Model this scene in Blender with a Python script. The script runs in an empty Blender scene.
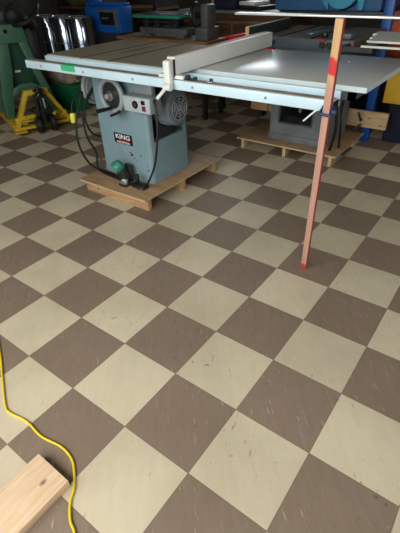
import bpy, bmesh, math, random
from mathutils import Vector, Matrix
random.seed(7)
PI = math.pi
scene = bpy.context.scene
COL = scene.collection

# ------------------------------------------------------------------ camera
cam_d = bpy.data.cameras.new('camera'); cam = bpy.data.objects.new('camera', cam_d); COL.objects.link(cam)
cam_d.sensor_fit = 'HORIZONTAL'; cam_d.sensor_width = 36.0; cam_d.lens = 36.66
cam_d.clip_start = 0.02
_F = Vector((-0.49550256, 0.63682616, -0.59070268)); _R = Vector((0.80335309, 0.5945958, -0.03285807)); _U = Vector((-0.33030446, 0.49082408, 0.80622))
m = Matrix((( _R.x, _U.x, -_F.x, 0.49069), (_R.y, _U.y, -_F.y, -0.82196), (_R.z, _U.z, -_F.z, 1.39449), (0, 0, 0, 1)))
cam.matrix_world = m
scene.camera = cam

# ------------------------------------------------------------------ light and exposure
vs = scene.view_settings
vs.view_transform = 'Standard'; vs.look = 'None'; vs.gamma = 1.0; vs.use_curve_mapping = False
vs.exposure = 0.50
world = bpy.data.worlds.new('world'); scene.world = world; world.use_nodes = True
bg = world.node_tree.nodes['Background']; bg.inputs[0].default_value = (0.80, 0.90, 1.0, 1); bg.inputs[1].default_value = 1.2

def area(name, loc, target, sx, sy, energy, color):
    d = bpy.data.lights.new(name, 'AREA'); d.shape = 'RECTANGLE'; d.size = sx; d.size_y = sy; d.energy = energy; d.color = color
    o = bpy.data.objects.new(name, d); COL.objects.link(o); o.location = loc
    o.rotation_euler = (Vector(target) - Vector(loc)).to_track_quat('-Z', 'Y').to_euler()
    return o
area('doorway_daylight', (-0.3, -2.12, 1.95), (-0.2, -0.1, 0.2), 3.6, 1.3, 70, (1.0, 0.96, 0.90))
area('side_window_daylight', (3.1, 1.0, 1.9), (-1.0, 1.2, 0.7), 1.7, 1.1, 11, (0.92, 0.96, 1.0))
area('window_daylight', (-3.3, 5.80, 2.2), (-2.2, 1.6, 0.6), 1.5, 0.85, 17, (0.86, 0.93, 1.0))

# ------------------------------------------------------------------ materials
def nodes_of(mat):
    mat.use_nodes = True
    nt = mat.node_tree
    return nt, nt.nodes['Principled BSDF']
def sr(r, g, b):
    f = lambda c: (c / 255 / 12.92) if c / 255 <= 0.04045 else ((c / 255 + 0.055) / 1.055) ** 2.4
    return (f(r), f(g), f(b), 1)
def mat(name, col, rough=0.5, metal=0.0, var=0.12, scale=12.0, bump=0.0, spec=0.5, stretch=(1, 1, 1), wear=None, coat=0.0):
    """surface colour mottled by noise; wear = (colour, amount) adds scuffed patches"""
    M = bpy.data.materials.new(name); nt, bs = nodes_of(M)
    c = sr(*col)
    tc = nt.nodes.new('ShaderNodeTexCoord'); mp = nt.nodes.new('ShaderNodeMapping'); mp.inputs['Scale'].default_value = stretch
    nt.links.new(tc.outputs['Object'], mp.inputs[0])
    nz = nt.nodes.new('ShaderNodeTexNoise'); nz.inputs['Scale'].default_value = scale; nz.inputs['Detail'].default_value = 5
    nt.links.new(mp.outputs[0], nz.inputs['Vector'])
    cr = nt.nodes.new('ShaderNodeValToRGB'); cr.color_ramp.elements[0].position = 0.3; cr.color_ramp.elements[1].position = 0.7
    cr.color_ramp.elements[0].color = tuple(max(0, x * (1 - var * 1.6)) for x in c[:3]) + (1,)
    cr.color_ramp.elements[1].color = tuple(min(1, x * (1 + var)) for x in c[:3]) + (1,)
    nt.links.new(nz.outputs['Fac'], cr.inputs[0])
    out = cr.outputs[0]
    if wear:
        n2 = nt.nodes.new('ShaderNodeTexNoise'); n2.inputs['Scale'].default_value = 9; n2.inputs['Detail'].default_value = 8
        nt.links.new(tc.outputs['Object'], n2.inputs['Vector'])
        r2 = nt.nodes.new('ShaderNodeValToRGB'); r2.color_ramp.elements[0].position = wear[1]; r2.color_ramp.elements[1].position = wear[1] + 0.03
        nt.links.new(n2.outputs['Fac'], r2.inputs[0])
        mx = nt.nodes.new('ShaderNodeMix'); mx.data_type = 'RGBA'
        nt.links.new(r2.outputs[0], mx.inputs[0]); nt.links.new(out, mx.inputs[6]); mx.inputs[7].default_value = sr(*wear[0])
        out = mx.outputs[2]
    nt.links.new(out, bs.inputs['Base Color'])
    bs.inputs['Roughness'].default_value = rough; bs.inputs['Metallic'].default_value = metal
    bs.inputs['Specular IOR Level'].default_value = spec; bs.inputs['Coat Weight'].default_value = coat
    if bump:
        b = nt.nodes.new('ShaderNodeBump'); b.inputs['Strength'].default_value = bump; b.inputs['Distance'].default_value = 0.002
        nt.links.new(nz.outputs['Fac'], b.inputs['Height']); nt.links.new(b.outputs[0], bs.inputs['Normal'])
    return M

def wood(name, col, dark, stretch=(2, 30, 30), rough=0.6, knots=True):
    M = bpy.data.materials.new(name); nt, bs = nodes_of(M)
    tc = nt.nodes.new('ShaderNodeTexCoord'); mp = nt.nodes.new('ShaderNodeMapping'); mp.inputs['Scale'].default_value = stretch
    nt.links.new(tc.outputs['Object'], mp.inputs[0])
    nz = nt.nodes.new('ShaderNodeTexNoise'); nz.inputs['Scale'].default_value = 2.2; nz.inputs['Detail'].default_value = 6; nz.inputs['Distortion'].default_value = 0.6
    nt.links.new(mp.outputs[0], nz.inputs['Vector'])
    cr = nt.nodes.new('ShaderNodeValToRGB'); cr.color_ramp.elements[0].position = 0.35; cr.color_ramp.elements[1].position = 0.68
    cr.color_ramp.elements[0].color = sr(*dark); cr.color_ramp.elements[1].color = sr(*col)
    nt.links.new(nz.outputs['Fac'], cr.inputs[0]); out = cr.outputs[0]
    if knots:
        vo = nt.nodes.new('ShaderNodeTexVoronoi'); vo.inputs['Scale'].default_value = 7.0
        m2 = nt.nodes.new('ShaderNodeMapping'); m2.inputs['Scale'].default_value = tuple(1.0 if s == min(stretch) else 1.8 for s in stretch)
        nt.links.new(tc.outputs['Object'], m2.inputs[0]); nt.links.new(m2.outputs[0], vo.inputs['Vector'])
        kr = nt.nodes.new('ShaderNodeValToRGB'); kr.color_ramp.elements[0].position = 0.05; kr.color_ramp.elements[1].position = 0.13
        kr.color_ramp.elements[0].color = (1, 1, 1, 1); kr.color_ramp.elements[1].color = (0, 0, 0, 1)
        nt.links.new(vo.outputs['Distance'], kr.inputs[0])
        mx = nt.nodes.new('ShaderNodeMix'); mx.data_type = 'RGBA'
        nt.links.new(kr.outputs[0], mx.inputs[0]); nt.links.new(out, mx.inputs[6]); mx.inputs[7].default_value = sr(*[int(x * 0.62) for x in dark])
        out = mx.outputs[2]
    nt.links.new(out, bs.inputs['Base Color']); bs.inputs['Roughness'].default_value = rough
    return M

T = 0.3048
def floor_material():
    M = bpy.data.materials.new('checkered vinyl tile'); nt, bs = nodes_of(M); N = nt.nodes.new; L = nt.links.new
    tc = N('ShaderNodeTexCoord'); sp = N('ShaderNodeSeparateXYZ'); L(tc.outputs['Object'], sp.inputs[0])
    def math_(op, a, b=None, c=None):
        n = N('ShaderNodeMath'); n.operation = op
        for i, v in enumerate((a, b, c)):
            if v is None: continue
            if isinstance(v, (int, float)): n.inputs[i].default_value = v
            else: L(v, n.inputs[i])
        return n.outputs[0]
    ux = math_('DIVIDE', sp.outputs[0], T); uy = math_('DIVIDE', sp.outputs[1], T)
    ix = math_('FLOOR', ux); iy = math_('FLOOR', uy)
    par = math_('FLOORED_MODULO', math_('ADD', ix, iy), 2.0)          # 0 = dark, 1 = light
    fx = math_('FRACT', ux); fy = math_('FRACT', uy)
    ex = math_('MINIMUM', fx, math_('SUBTRACT', 1.0, fx)); ey = math_('MINIMUM', fy, math_('SUBTRACT', 1.0, fy))
    edge = math_('MINIMUM', ex, ey)
    seam = math_('LESS_THAN', edge, 0.0042)
    # random per tile
    cv = N('ShaderNodeCombineXYZ'); L(ix, cv.inputs[0]); L(iy, cv.inputs[1])
    wn = N('ShaderNodeTexWhiteNoise'); wn.noise_dimensions = '2D'; L(cv.outputs[0], wn.inputs['Vector'])
    # marbling streaks, the grain runs diagonally to the grid and shifts from tile to tile
    off = N('ShaderNodeVectorMath'); off.operation = 'MULTIPLY_ADD'; L(wn.outputs['Color'], off.inputs[0]); off.inputs[1].default_value = (9, 9, 9); L(tc.outputs['Object'], off.inputs[2])
    def streak(stretch, rot, scale, lo, hi):
        mp = N('ShaderNodeMapping'); mp.inputs['Rotation'].default_value = (0, 0, rot); L(off.outputs[0], mp.inputs[0])
        m2 = N('ShaderNodeMapping'); m2.inputs['Scale'].default_value = stretch; L(mp.outputs[0], m2.inputs[0])
        nz = N('ShaderNodeTexNoise'); nz.inputs['Scale'].default_value = scale; nz.inputs['Detail'].default_value = 6; nz.inputs['Roughness'].default_value = 0.6; L(m2.outputs[0], nz.inputs['Vector'])
        mr = N('ShaderNodeMapRange'); mr.inputs[1].default_value = lo; mr.inputs[2].default_value = hi; L(nz.outputs['Fac'], mr.inputs[0])
        return mr.outputs[0]
    s1 = streak((1, 5, 1), 0.9, 9, 0.35, 0.7)
    s2 = streak((2.2, 15, 1), 0.75, 7, 0.635, 0.68)
    s3 = streak((2.5, 9, 1), 1.2, 6, 0.64, 0.72)
    def mix(fac, a, b):
        n = N('ShaderNodeMix'); n.data_type = 'RGBA'
        if isinstance(fac, (int, float)): n.inputs[0].default_value = fac
        else: L(fac, n.inputs[0])
        for i, v in ((6, a), (7, b)):
            if isinstance(v, tuple): n.inputs[i].default_value = v
            else: L(v, n.inputs[i])
        return n.outputs[2]
    light = mix(s1, sr(203, 190, 161), sr(208, 196, 168))
    dark = mix(s1, sr(131, 114, 97), sr(139, 121, 104))
    light = mix(math_('MULTIPLY', s3, 0.55), light, sr(150, 128, 100))
    dark = mix(math_('MULTIPLY', s2, 0.6), dark, sr(186, 172, 152))
    base = mix(par, dark, light)
    # per tile tint
    tint = N('ShaderNodeMapRange'); tint.inputs[3].default_value = 0.93; tint.inputs[4].default_value = 1.05; L(wn.outputs['Value'], tint.inputs[0])
    vm = N('ShaderNodeVectorMath'); vm.operation = 'SCALE'; L(base, vm.inputs[0]); L(tint.outputs[0], vm.inputs['Scale'])
    # worn dirt: broad patches, small dark specks, scuffs
    n1 = N('ShaderNodeTexNoise'); n1.inputs['Scale'].default_value = 2.2; n1.inputs['Detail'].default_value = 7; L(tc.outputs['Object'], n1.inputs['Vector'])
    d1 = N('ShaderNodeMapRange'); d1.inputs[1].default_value = 0.42; d1.inputs[2].default_value = 0.75; d1.inputs[4].default_value = 0.30; L(n1.outputs['Fac'], d1.inputs[0])
    c1 = mix(d1.outputs[0], vm.outputs[0], sr(104, 88, 66))
    n2 = N('ShaderNodeTexNoise'); n2.inputs['Scale'].default_value = 38; n2.inputs['Detail'].default_value = 3; L(tc.outputs['Object'], n2.inputs['Vector'])
    d2 = N('ShaderNodeMapRange'); d2.inputs[1].default_value = 0.64; d2.inputs[2].default_value = 0.70; d2.inputs[4].default_value = 0.5; L(n2.outputs['Fac'], d2.inputs[0])
    n4 = N('ShaderNodeTexNoise'); n4.inputs['Scale'].default_value = 3.1; L(tc.outputs['Object'], n4.inputs['Vector'])
    d4 = N('ShaderNodeMapRange'); d4.inputs[1].default_value = 0.52; d4.inputs[2].default_value = 0.64; L(n4.outputs['Fac'], d4.inputs[0])
    c2 = mix(math_('MULTIPLY', d2.outputs[0], d4.outputs[0]), c1, sr(70, 58, 46))
    c3 = mix(math_('MULTIPLY', seam, 0.55), c2, sr(62, 52, 42))
    L(c3, bs.inputs['Base Color'])
    rr = N('ShaderNodeMapRange'); rr.inputs[3].default_value = 0.48; rr.inputs[4].default_value = 0.64; L(n1.outputs['Fac'], rr.inputs[0]); L(rr.outputs[0], bs.inputs['Roughness'])
    bs.inputs['Specular IOR Level'].default_value = 0.35
    bm_ = N('ShaderNodeBump'); bm_.inputs['Strength'].default_value = 0.25; bm_.inputs['Distance'].default_value = 0.001
    L(math_('SUBTRACT', math_('MULTIPLY', n1.outputs['Fac'], 0.5), seam), bm_.inputs['Height']); L(bm_.outputs[0], bs.inputs['Normal'])
    return M

M_floor = floor_material()
M_wall = mat('shop wall board', (74, 70, 62), 0.9, var=0.1, scale=3)
M_ceil = mat('ceiling board', (140, 136, 128), 0.9, scale=3)
M_saw = mat('grey blue enamel', (128, 154, 160), 0.42, var=0.06, scale=6, wear=((48, 52, 54), 0.735))
M_sawtrim = mat('pale grey blue enamel', (198, 222, 230), 0.38, var=0.05, scale=5, wear=((120, 130, 130), 0.74))
M_cast = mat('ground cast iron', (146, 137, 114), 0.40, metal=0.0, var=0.14, scale=7, stretch=(1, 4, 1))
M_cast2 = mat('dull cast iron', (112, 100, 82), 0.68, var=0.16, scale=7, stretch=(1, 4, 1))
M_castedge = mat('cast iron edge', (190, 205, 206), 0.45, var=0.1, scale=8)
M_slot = mat('grimy slot', (28, 26, 24), 0.95, spec=0.05)
M_lam = mat('grey laminate', (192, 194, 190), 0.27, var=0.03, scale=3, spec=0.6)
M_lamedge = mat('pale laminate edging', (206, 224, 224), 0.4, var=0.03)
M_fence = mat('light grey painted steel', (226, 224, 216), 0.40, var=0.04, scale=4)
M_worn = mat('worn brown steel', (150, 132, 112), 0.6, metal=0.0, var=0.2, scale=14)
M_white = mat('off white paint', (222, 224, 216), 0.45, var=0.04)
M_black = mat('black rubber', (22, 22, 23), 0.5, var=0.2)
M_blackm = mat('black painted iron', (26, 26, 25), 0.38, var=0.2)
M_grey = mat('mid grey enamel', (150, 158, 160), 0.38, var=0.06)
M_dgrey = mat('dark grey enamel', (84, 90, 92), 0.42, var=0.08)
M_motor = mat('blue grey motor enamel', (112, 124, 130), 0.45, var=0.08)
M_dkm = mat('dull dark steel', (58, 60, 60), 0.45, metal=0.5, var=0.2)
M_steel = mat('bright steel', (190, 192, 190), 0.25, metal=0.9, var=0.1)
M_chrome = mat('polished stainless steel', (170, 180, 190), 0.12, metal=1.0, var=0.5, scale=3, stretch=(14, 14, 0.5))
_nt = M_chrome.node_tree; _tg = _nt.nodes.new('ShaderNodeTangent'); _tg.direction_type = 'RADIAL'; _tg.axis = 'Z'
_bs = _nt.nodes['Principled BSDF']; _nt.links.new(_tg.outputs[0], _bs.inputs['Tangent']); _bs.inputs['Anisotropic'].default_value = 0.9
M_saw2 = mat('grey machine enamel', (118, 124, 124), 0.5, var=0.12, scale=7, wear=((70, 68, 62), 0.70))
M_ply = wood('plywood face', (176, 144, 106), (150, 120, 86), (3, 14, 14), knots=False)
M_plyedge = wood('plywood edge', (216, 192, 150), (180, 150, 108), (3, 3, 120), knots=False)
M_pine = wood('pine lumber', (196, 162, 118), (168, 130, 90), (3, 20, 20))
M_piney = wood('fresh pine board', (240, 212, 176), (224, 190, 152), (26, 2.5, 26))
M_plankp = wood('knotty pine', (228, 194, 146), (200, 164, 116), (3, 20, 20))
M_pineside = wood('sawn pine edge', (196, 160, 118), (168, 130, 92), (30, 3, 30), knots=False)
M_bench = wood('bench wood', (150, 116, 76), (112, 82, 52), (2, 16, 16), knots=False)
M_brown = wood('brown wood panel', (104, 74, 46), (76, 50, 30), (2, 2, 10), knots=False)
M_bd = wood('dark stained board', (58, 46, 34), (42, 34, 26), (10, 10, 1.5), knots=False)
M_dlathe = mat('dark grey cast iron', (84, 88, 86), 0.5, var=0.12)
M_yellow = mat('yellow enamel', (206, 172, 40), 0.45, var=0.12, scale=10, wear=((92, 74, 34), 0.66))
M_ycord = mat('yellow cord jacket', (228, 200, 34), 0.42, var=0.04)
M_plugy = mat('yellow plug plastic', (226, 220, 70), 0.4, var=0.04)
M_green = mat('green cast enamel', (62, 104, 78), 0.45, var=0.12, scale=8, wear=((42, 60, 48), 0.7))
M_dgreen = mat('dark green enamel', (18, 66, 46), 0.5, var=0.2)
M_dgreen2 = mat('blackish green enamel', (30, 44, 38), 0.5, var=0.15)
M_apron = mat('dark blue grey enamel', (62, 76, 84), 0.5, var=0.1)
M_face = mat('grey switch plate', (178, 186, 190), 0.45, var=0.04)
M_dred = mat('dark red plastic', (110, 34, 48), 0.4, var=0.05)
M_bin = mat('green plastic', (12, 104, 62), 0.4, var=0.08)
M_teal = mat('teal green enamel', (44, 132, 104), 0.42, var=0.08)
M_blue = mat('royal blue enamel', (16, 82, 160), 0.4, var=0.08)
M_steelblue = mat('steel blue enamel', (52, 96, 138), 0.5, var=0.08, scale=4)
M_cyan = mat('light blue enamel', (72, 158, 186), 0.42, var=0.06)
M_red = mat('red enamel', (212, 30, 36), 0.45, var=0.1)
M_orange = mat('orange woven plastic', (232, 108, 62), 0.6, var=0.12, scale=10, bump=0.4)
M_ochre = mat('ochre yellow paint', (244, 190, 52), 0.55, var=0.04)
M_tape = mat('green tape', (60, 178, 120), 0.6, var=0.06)
M_navy = mat('navy cloth', (24, 26, 48), 0.8, var=0.2)
M_bandblue = mat('blue strap', (28, 52, 92), 0.55, var=0.15)
M_olive = mat('olive canvas', (84, 82, 48), 0.85, var=0.3, scale=14, bump=0.5)
M_cloth = mat('crumpled brown canvas', (150, 134, 114), 0.9, var=0.35, scale=10, bump=0.6)
M_pale = mat('pale painted steel', (238, 240, 224), 0.5, var=0.05)
M_alu = mat('brushed aluminium', (200, 200, 194), 0.35, metal=0.5, var=0.06)
M_plate = mat('black badge', (16, 17, 20), 0.35, var=0.02)
M_wtext = mat('white lettering', (232, 232, 228), 0.5, var=0.0)
M_redt = mat('red lettering band', (190, 36, 48), 0.5, var=0.0)

def stick_material():
    """pink stained lath with red painted ends (paint measured along the lath, object Z)"""
    M = bpy.data.materials.new('pink stained lath'); nt, bs = nodes_of(M); N = nt.nodes.new; L = nt.links.new
    tc = N('ShaderNodeTexCoord'); sp = N('ShaderNodeSeparateXYZ'); L(tc.outputs['Object'], sp.inputs[0])
    mp = N('ShaderNodeMapping'); mp.inputs['Scale'].default_value = (60, 60, 2); L(tc.outputs['Object'], mp.inputs[0])
    nz = N('ShaderNodeTexNoise'); nz.inputs['Scale'].default_value = 2; nz.inputs['Detail'].default_value = 5; L(mp.outputs[0], nz.inputs['Vector'])
    n2 = N('ShaderNodeTexNoise'); n2.inputs['Scale'].default_value = 9; n2.inputs['Detail'].default_value = 4; L(tc.outputs['Object'], n2.inputs['Vector'])
    ad = N('ShaderNodeMath'); ad.operation = 'MULTIPLY_ADD'; L(n2.outputs['Fac'], ad.inputs[0]); ad.inputs[1].default_value = 0.10; L(sp.outputs[2], ad.inputs[2])
    cr = N('ShaderNodeValToRGB'); e = cr.color_ramp; e.interpolation = 'LINEAR'
    mr = N('ShaderNodeMapRange'); mr.inputs[1].default_value = 0.05; mr.inputs[2].default_value = 1.32; L(ad.outputs[0], mr.inputs[0]); L(mr.outputs[0], cr.inputs[0])
    pink = sr(192, 148, 128); red = sr(208, 52, 54); tan = sr(208, 168, 118)
    pts = [(0.0, red), (0.022, red), (0.034, pink), (0.80, pink), (0.848, tan), (0.855, red), (0.886, red), (0.892, tan), (1.0, tan)]
    e.elements[0].position = 0; e.elements[0].color = pts[0][1]; e.elements[1].position = 1; e.elements[1].color = tan
    for p, c in pts[1:-1]:
        el = e.elements.new(p); el.color = c
    hs = N('ShaderNodeMix'); hs.data_type = 'RGBA'; hs.blend_type = 'MULTIPLY'; hs.inputs[0].default_value = 0.35; L(cr.outputs[0], hs.inputs[6])
    r2 = N('ShaderNodeMapRange'); r2.inputs[1].default_value = 0.3; r2.inputs[2].default_value = 0.7; r2.inputs[3].default_value = 0.55; r2.inputs[4].default_value = 1.15; L(nz.outputs['Fac'], r2.inputs[0])
    L(r2.outputs[0], hs.inputs[7])
    gt = N('ShaderNodeMath'); gt.operation = 'GREATER_THAN'; L(sp.outputs[0], gt.inputs[0]); gt.inputs[1].default_value = 0.0132
    sd = N('ShaderNodeMix'); sd.data_type = 'RGBA'; L(gt.outputs[0], sd.inputs[0]); L(hs.outputs[2], sd.inputs[6]); sd.inputs[7].default_value = sr(166, 74, 64)
    L(sd.outputs[2], bs.inputs['Base Color']); bs.inputs['Roughness'].default_value = 0.6
    return M
M_stick = stick_material()

# ------------------------------------------------------------------ mesh helpers (world coordinates; parts are shifted to their parent)
class MB:
    def __init__(self): self.bm = bmesh.new()
    def _merge(self, b, mtx=None):
        if mtx is not None: bmesh.ops.transform(b, matrix=mtx, verts=b.verts)
        me = bpy.data.meshes.new('tmp'); b.to_mesh(me); b.free(); self.bm.from_mesh(me); bpy.data.meshes.remove(me); return self
    def box(self, x0, x1, y0, y1, z0, z1, bev=0.0, mtx=None, seg=2):
        b = bmesh.new(); bmesh.ops.create_cube(b, size=1)
        for v in b.verts:
            v.co = Vector(((x0 + x1) / 2 + v.co.x * (x1 - x0), (y0 + y1) / 2 + v.co.y * (y1 - y0), (z0 + z1) / 2 + v.co.z * (z1 - z0)))
        if bev: bmesh.ops.bevel(b, geom=b.edges[:], offset=bev, segments=seg, affect='EDGES', profile=0.5)
        return self._merge(b, mtx)
    def hexa(self, pts, bev=0.0):
        """8 points: bottom ring then top ring"""
        b = bmesh.new(); v = [b.verts.new(p) for p in pts]
        for f in ((0, 3, 2, 1), (4, 5, 6, 7), (0, 1, 5, 4), (1, 2, 6, 5), (2, 3, 7, 6), (3, 0, 4, 7)): b.faces.new([v[i] for i in f])
        bmesh.ops.recalc_face_normals(b, faces=b.faces)
        if bev: bmesh.ops.bevel(b, geom=b.edges[:], offset=bev, segments=2, affect='EDGES', profile=0.5)
        return self._merge(b)
    def cyl(self, p0, p1, r0, r1=None, n=24, bev=0.0, caps=True):
        p0 = Vector(p0); p1 = Vector(p1); d = p1 - p0
        b = bmesh.new(); bmesh.ops.create_cone(b, cap_ends=caps, segments=n, radius1=r0, radius2=r0 if r1 is None else r1, depth=d.length)
        if bev:
            ed = [e for e in b.edges if abs(e.verts[0].co.z - e.verts[1].co.z) < 1e-6]
            bmesh.ops.bevel(b, geom=ed, offset=bev, segments=2, affect='EDGES', profile=0.5)
        mtx = Matrix.Translation((p0 + p1) / 2) @ d.to_track_quat('Z', 'Y').to_matrix().to_4x4()
        return self._merge(b, mtx)
    def ring(self, c, axis, R, r, n=32, k=10, sq=1.0):
        """torus; sq stretches the section along the axis"""
        b = bmesh.new(); vs_ = []
        for i in range(n):
            a = 2 * PI * i / n
            vs_.append([b.verts.new(((R + r * math.cos(2 * PI * j / k)) * math.cos(a), (R + r * math.cos(2 * PI * j / k)) * math.sin(a), sq * r * math.sin(2 * PI * j / k))) for j in range(k)])
        for i in range(n):
            for j in range(k): b.faces.new((vs_[i][j], vs_[(i + 1) % n][j], vs_[(i + 1) % n][(j + 1) % k], vs_[i][(j + 1) % k]))
        return self._merge(b, Matrix.Translation(Vector(c)) @ Vector(axis).to_track_quat('Z', 'Y').to_matrix().to_4x4())
    def tube(self, pts, r, n=8, smooth=True, sub=6):
        P = [Vector(p) for p in pts]
        if smooth and len(P) > 2:
            Q = [P[0]]
            for i in range(len(P) - 1):
                p0 = P[max(i - 1, 0)]; p1 = P[i]; p2 = P[i + 1]; p3 = P[min(i + 2, len(P) - 1)]
                for s in range(1, sub + 1):
                    t = s / sub
                    Q.append(0.5 * ((2 * p1) + (p2 - p0) * t + (2 * p0 - 5 * p1 + 4 * p2 - p3) * t * t + (3 * p1 - p0 - 3 * p2 + p3) * t ** 3))
            P = Q
        b = bmesh.new(); rings = []; up = None
        for i, p in enumerate(P):
            d = (P[min(i + 1, len(P) - 1)] - P[max(i - 1, 0)]).normalized()
            if up is None: up = Vector((0, 0, 1)) if abs(d.z) < 0.9 else Vector((1, 0, 0))
            x = d.cross(up).normalized(); up = x.cross(d).normalized()
            rr = r[min(i * len(r) // len(P), len(r) - 1)] if isinstance(r, (list, tuple)) else r
            rings.append([b.verts.new(p + (x * math.cos(2 * PI * j / n) + up * math.sin(2 * PI * j / n)) * rr) for j in range(n)])
        for i in range(len(rings) - 1):
            for j in range(n): b.faces.new((rings[i][j], rings[i][(j + 1) % n], rings[i + 1][(j + 1) % n], rings[i + 1][j]))
        b.faces.new(rings[0]); b.faces.new(list(reversed(rings[-1])))
        bmesh.ops.recalc_face_normals(b, faces=b.faces)
        return self._merge(b)
    def prism(self, poly, axis, a0, a1, bev=0.0):
        """poly of 2-D points extruded along axis 'x' (y,z), 'y' (x,z) or 'z' (x,y)"""
        mk = {'x': lambda u, v, w: (w, u, v), 'y': lambda u, v, w: (u, w, v), 'z': lambda u, v, w: (u, v, w)}[axis]
        b = bmesh.new(); A = [b.verts.new(mk(u, v, a0)) for u, v in poly]; B = [b.verts.new(mk(u, v, a1)) for u, v in poly]
        b.faces.new(A); b.faces.new(list(reversed(B))); n = len(poly)
        for i in range(n): b.faces.new((A[i], A[(i + 1) % n], B[(i + 1) % n], B[i]))
        bmesh.ops.recalc_face_normals(b, faces=b.faces)
        if bev: bmesh.ops.bevel(b, geom=b.edges[:], offset=bev, segments=2, affect='EDGES', profile=0.5)
        return self._merge(b)

WLOC = {}
def obj(name, mb, material, parent=None, smooth=True, origin=None):
    me = bpy.data.meshes.new(name); bm = mb.bm
    if parent is not None:
        base = WLOC[parent.name]
    else:
        if origin is None:
            xs = [v.co.x for v in bm.verts]; ys = [v.co.y for v in bm.verts]; zs = [v.co.z for v in bm.verts]
            origin = ((min(xs) + max(xs)) / 2, (min(ys) + max(ys)) / 2, min(zs))
        base = Vector(origin)
    for v in bm.verts: v.co -= base
    bm.to_mesh(me); bm.free(); me.materials.append(material)
    if smooth and len(me.polygons):
        me.polygons.foreach_set('use_smooth', [True] * len(me.polygons)); me.set_sharp_from_angle(angle=math.radians(35))
    o = bpy.data.objects.new(name, me); COL.objects.link(o); WLOC[o.name] = Vector(base)
    if parent is not None: o.parent = parent
    else: o.location = base
    return o
def pieces(name, mb, material, parent):
    """links every loose piece of mb as a part of its own"""
    bm = mb.bm; left = set(bm.verts); out = []
    while left:
        st_ = [next(iter(left))]; isl = set(st_)
        while st_:
            v = st_.pop()
            for e in v.link_edges:
                w = e.other_vert(v)
                if w not in isl: isl.add(w); st_.append(w)
        left -= isl
        m2 = MB(); mp_ = {v: m2.bm.verts.new(v.co) for v in isl}
        for f in {f for v in isl for f in v.link_faces}: m2.bm.faces.new([mp_[v] for v in f.verts])
        out.append(obj(name, m2, material, parent))
    return out
def tag(o, label, cat, group=None):
    o['label'] = label; o['category'] = cat
    if group: o['group'] = group
    return o
def thing(name, label, cat, loc, group=None):
    o = bpy.data.objects.new(name, None); COL.objects.link(o); o.location = loc; o.empty_display_size = 0.1; WLOC[o.name] = Vector(loc)
    return tag(o, label, cat, group)
def struct(name, mb, material):
    o = obj(name, mb, material, smooth=False, origin=(0, 0, 0)); o['kind'] = 'structure'; return o
def lab(o, text): o['label'] = text; return o

# ------------------------------------------------------------------ room
X0, X1, Y0, Y1, H = -6.6, 3.2, -2.3, 5.9, 3.2
struct('floor', MB().box(X0, X1, Y0, Y1, -0.06, 0.0), M_floor)
struct('ceiling', MB().box(X0, X1, Y0, Y1, H, H + 0.1), M_ceil)
struct('wall_left', MB().box(X0 - 0.12, X0, Y0, Y1, 0, H), M_wall)
struct('wall_right', MB().box(X1, X1 + 0.12, Y0, 0.1, 0, H).box(X1, X1 + 0.12, 1.9, Y1, 0, H).box(X1, X1 + 0.12, 0.1, 1.9, 0, 1.3).box(X1, X1 + 0.12, 0.1, 1.9, 2.5, H), M_wall)
WX0, WX1, WZ0, WZ1 = -4.1, -2.5, 1.75, 2.65
struct('wall_back', MB().box(X0, WX0, Y1, Y1 + 0.12, 0, H).box(WX1, X1, Y1, Y1 + 0.12, 0, H).box(WX0, WX1, Y1, Y1 + 0.12, 0, WZ0).box(WX0, WX1, Y1, Y1 + 0.12, WZ1, H), M_wall)
DX0, DX1, DZ1 = -2.3, 2.0, 2.75
struct('wall_front', MB().box(X0, DX0, Y0 - 0.12, Y0, 0, H).box(DX1, X1, Y0 - 0.12, Y0, 0, H).box(DX0, DX1, Y0 - 0.12, Y0, DZ1, H), M_wall)
wf = MB()
wf.box(WX0, WX1, Y1 - 0.02, Y1 + 0.1, WZ0, WZ0 + 0.04).box(WX0, WX1, Y1 - 0.02, Y1 + 0.1, WZ1 - 0.04, WZ1).box(WX0, WX0 + 0.04, Y1 - 0.02, Y1 + 0.1, WZ0, WZ1).box(WX1 - 0.04, WX1, Y1 - 0.02, Y1 + 0.1, WZ0, WZ1)
struct('window_1', wf, M_white)
w2_ = MB().box(X1 - 0.02, X1 + 0.1, 0.1, 1.9, 1.3, 1.34).box(X1 - 0.02, X1 + 0.1, 0.1, 1.9, 2.46, 2.5).box(X1 - 0.02, X1 + 0.1, 0.1, 0.14, 1.3, 2.5).box(X1 - 0.02, X1 + 0.1, 1.86, 1.9, 1.3, 2.5)
struct('window_2', w2_, M_white)
tr = MB()
tr.box(DX0 - 0.1, DX0, Y0, Y0 + 0.02, 0, DZ1 + 0.1).box(DX1, DX1 + 0.1, Y0, Y0 + 0.02, 0, DZ1 + 0.1).box(DX0, DX1, Y0, Y0 + 0.02, DZ1, DZ1 + 0.1)
struct('trim_1', tr, M_white)

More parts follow.
